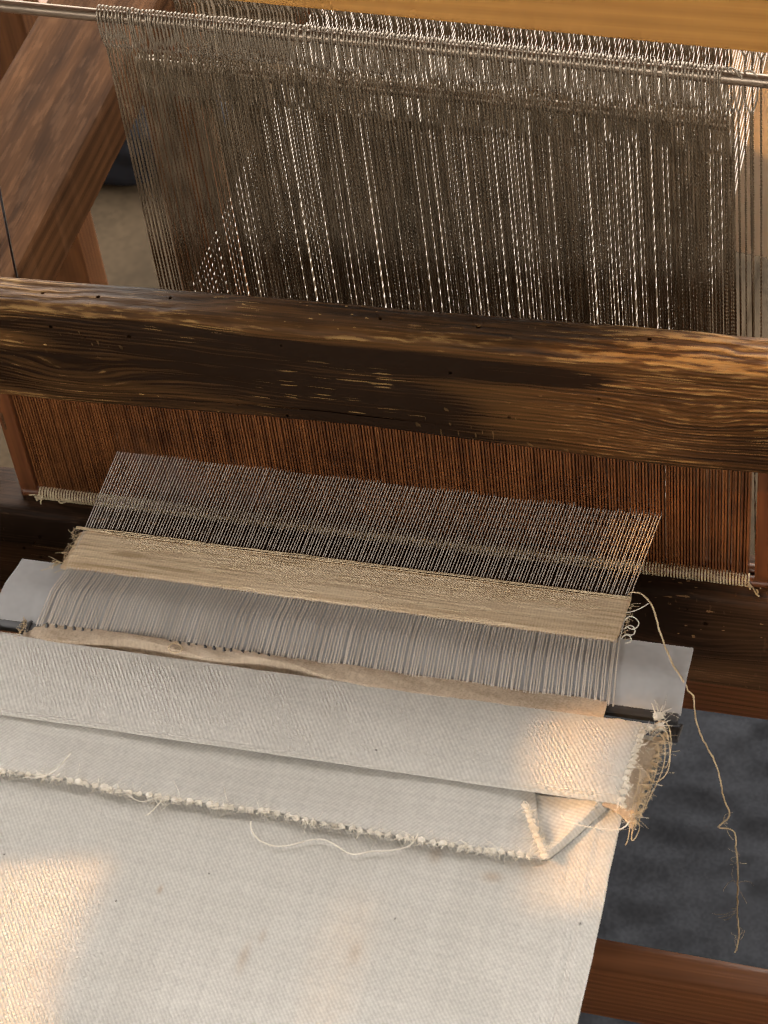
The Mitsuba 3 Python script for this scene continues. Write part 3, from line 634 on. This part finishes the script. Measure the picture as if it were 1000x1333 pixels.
loops = [[(.226, -.188, .858), (.236, -.187, .864), (.2425, -.199, .862), (.2440, -.214, .857), (.2370, -.2215, .855), (.2290, -.2180, .857)],
         [(.228, -.192, .857), (.235, -.191, .862), (.2400, -.203, .859), (.2385, -.217, .853), (.2340, -.230, .850), (.2325, -.238, .848)],
         [(.227, -.196, .857), (.233, -.197, .859), (.2355, -.210, .856), (.2330, -.226, .850), (.2300, -.242, .848), (.2295, -.250, .848)],
         [(.2255, -.184, .858), (.2345, -.181, .863), (.2415, -.190, .863), (.2432, -.206, .856), (.2410, -.209, .853)],
         [(.222, -.226, .858), (.227, -.230, .858), (.2268, -.245, .853), (.2275, -.262, .848), (.2300, -.257, .847), (.2300, -.250, .848)],
         [(.221, -.215, .859), (.225, -.222, .860), (.2240, -.240, .856), (.2245, -.258, .850), (.2235, -.266, .848)]]
for p in loops:
    p = np.array(p); p[:, 0] = .2255+(p[:, 0]-.2255)*.82
    put('canvas_apron__thread_loop', tube(spline(p, 40), .00034, 6), 'm_linen_yarn', smooth=True)
fz = [wisps([.2265-.004*t, -.186-.066*t, .8565-.004*t], 5, .009, 1000+i, .00015, (.9, -.3, -.1)) for i, t in enumerate(np.linspace(0, 1, 15))]
put('canvas_apron__fuzz', join(fz), 'm_white_yarn', smooth=True); labels['canvas_apron__fuzz'] = {'kind': 'stuff', 'label': 'fuzzy fibre ends at the open end of the roll'}
tag('canvas_apron', 'off-white twill canvas apron with folded layers and frayed edges in front', 'canvas cloth')

# ------------------------------------------------------------------ loose yarns
def strand(pts, r, m, n=80, fuzz=0, seed=0):
    p = spline(pts, n); q = N(p, 140, seed, 2)
    p = p+np.stack([N(p, 160, seed+1, 2), N(p, 160, seed+2, 2), .4*N(p, 160, seed+3, 2)], 1)*.0016*fuzz
    return tube(p, r*(1+.5*q), 6)
k = put('loose_yarn', strand([(.1925, -.0772, .8562), (.1935, -.0758, .857), (.2030, -.0829, .864), (.2108, -.0932, .866), (.2163, -.1052, .862), (.2238, -.1200, .8588), (.2316, -.1343, .8590), (.2400, -.1440, .8565), (.2412, -.1405, .845), (.2436, -.1350, .8333), (.2461, -.135, .8054), (.2554, -.135, .7741), (.2617, -.135, .7498), (.2651, -.135, .7242),
      (.2690, -.135, .7060), (.2640, -.1345, .6945), (.2622, -.1352, .6900), (.2681, -.1355, .6906), (.2729, -.135, .6860), (.2737, -.135, .6717), (.2757, -.135, .6438), (.2760, -.135, .5948), (.2776, -.135, .5647), (.2753, -.135, .5327)], .00058, 'm', 320, .8, 3), 'm_linen_yarn', smooth=True)
tag(k, 'long pale yarn trailing from the linen band down past the card', 'yarn')
put('loose_yarn__wisp', join([wisps([.2755, -.135, .66-.035*i], 4, .016, 900+i, .00013, (-.6, 0, -.8)) for i in range(4)]+[wisps([.2676, -.135, .692], 4, .012, 920, .00014, (-.4, 0, -.6))]), 'm_linen_yarn', smooth=True)
labels['loose_yarn__wisp'] = {'kind': 'stuff', 'label': 'fine loose fibres near its lower end'}
k = put('loose_yarn', strand([(-.0918, -.1719, .8605), (-.0956, -.1752, .8615), (-.0937, -.1794, .8612), (-.0879, -.1791, .8615), (-.0864, -.1755, .8615), (-.0906, -.1723, .861), (-.0925, -.1690, .859)], .0004, 'm', 60, .3, 5), 'm_linen_yarn', smooth=True)
tag(k, 'tiny curled ring of yarn lying on the linen hem', 'yarn')
k = put('loose_yarn', strand([(-.1560, -.2900, .8570), (-.1494, -.2900, .858), (-.1402, -.2872, .860), (-.1349, -.2801, .861), (-.1320, -.2692, .860)], .0004, 'm', 60, .4, 6), 'm_white_yarn', smooth=True)
tag(k, 'short white strand sticking up over the raw canvas edge at left', 'yarn')
k = put('loose_yarn', strand([(-.0042, -.2960, .8560), (.0029, -.3064, .8545), (.0209, -.3088, .8545), (.0430, -.3001, .855), (.0619, -.3068, .8545), (.0728, -.3035, .8545), (.0908, -.2985, .8550), (.1002, -.2870, .8575)], .00042, 'm', 120, .5, 7), 'm_white_yarn', smooth=True)
tag(k, 'long white strand looping below the raw edge near the middle of the canvas', 'yarn')
k = put('loose_yarn', strand([(-.0900, -.2890, .858), (-.0755, -.2951, .8575), (-.0689, -.2922, .858), (-.0637, -.2900, .8585), (-.0652, -.2956, .857), (-.0713, -.3032, .855)], .00038, 'm', 80, .4, 8), 'm_white_yarn', smooth=True)
tag(k, 'short forked white strand hanging from the raw edge left of the middle', 'yarn')
k = put('loose_yarn', strand([(.1836, -.2600, .8625), (.1914, -.2656, .8625), (.2076, -.2643, .859), (.2187, -.2611, .856), (.2242, -.2527, .855)], .00042, 'm', 80, .4, 9), 'm_white_yarn', smooth=True)
tag(k, 'fine strand crossing the folded canvas corner towards the frayed roll end', 'yarn')
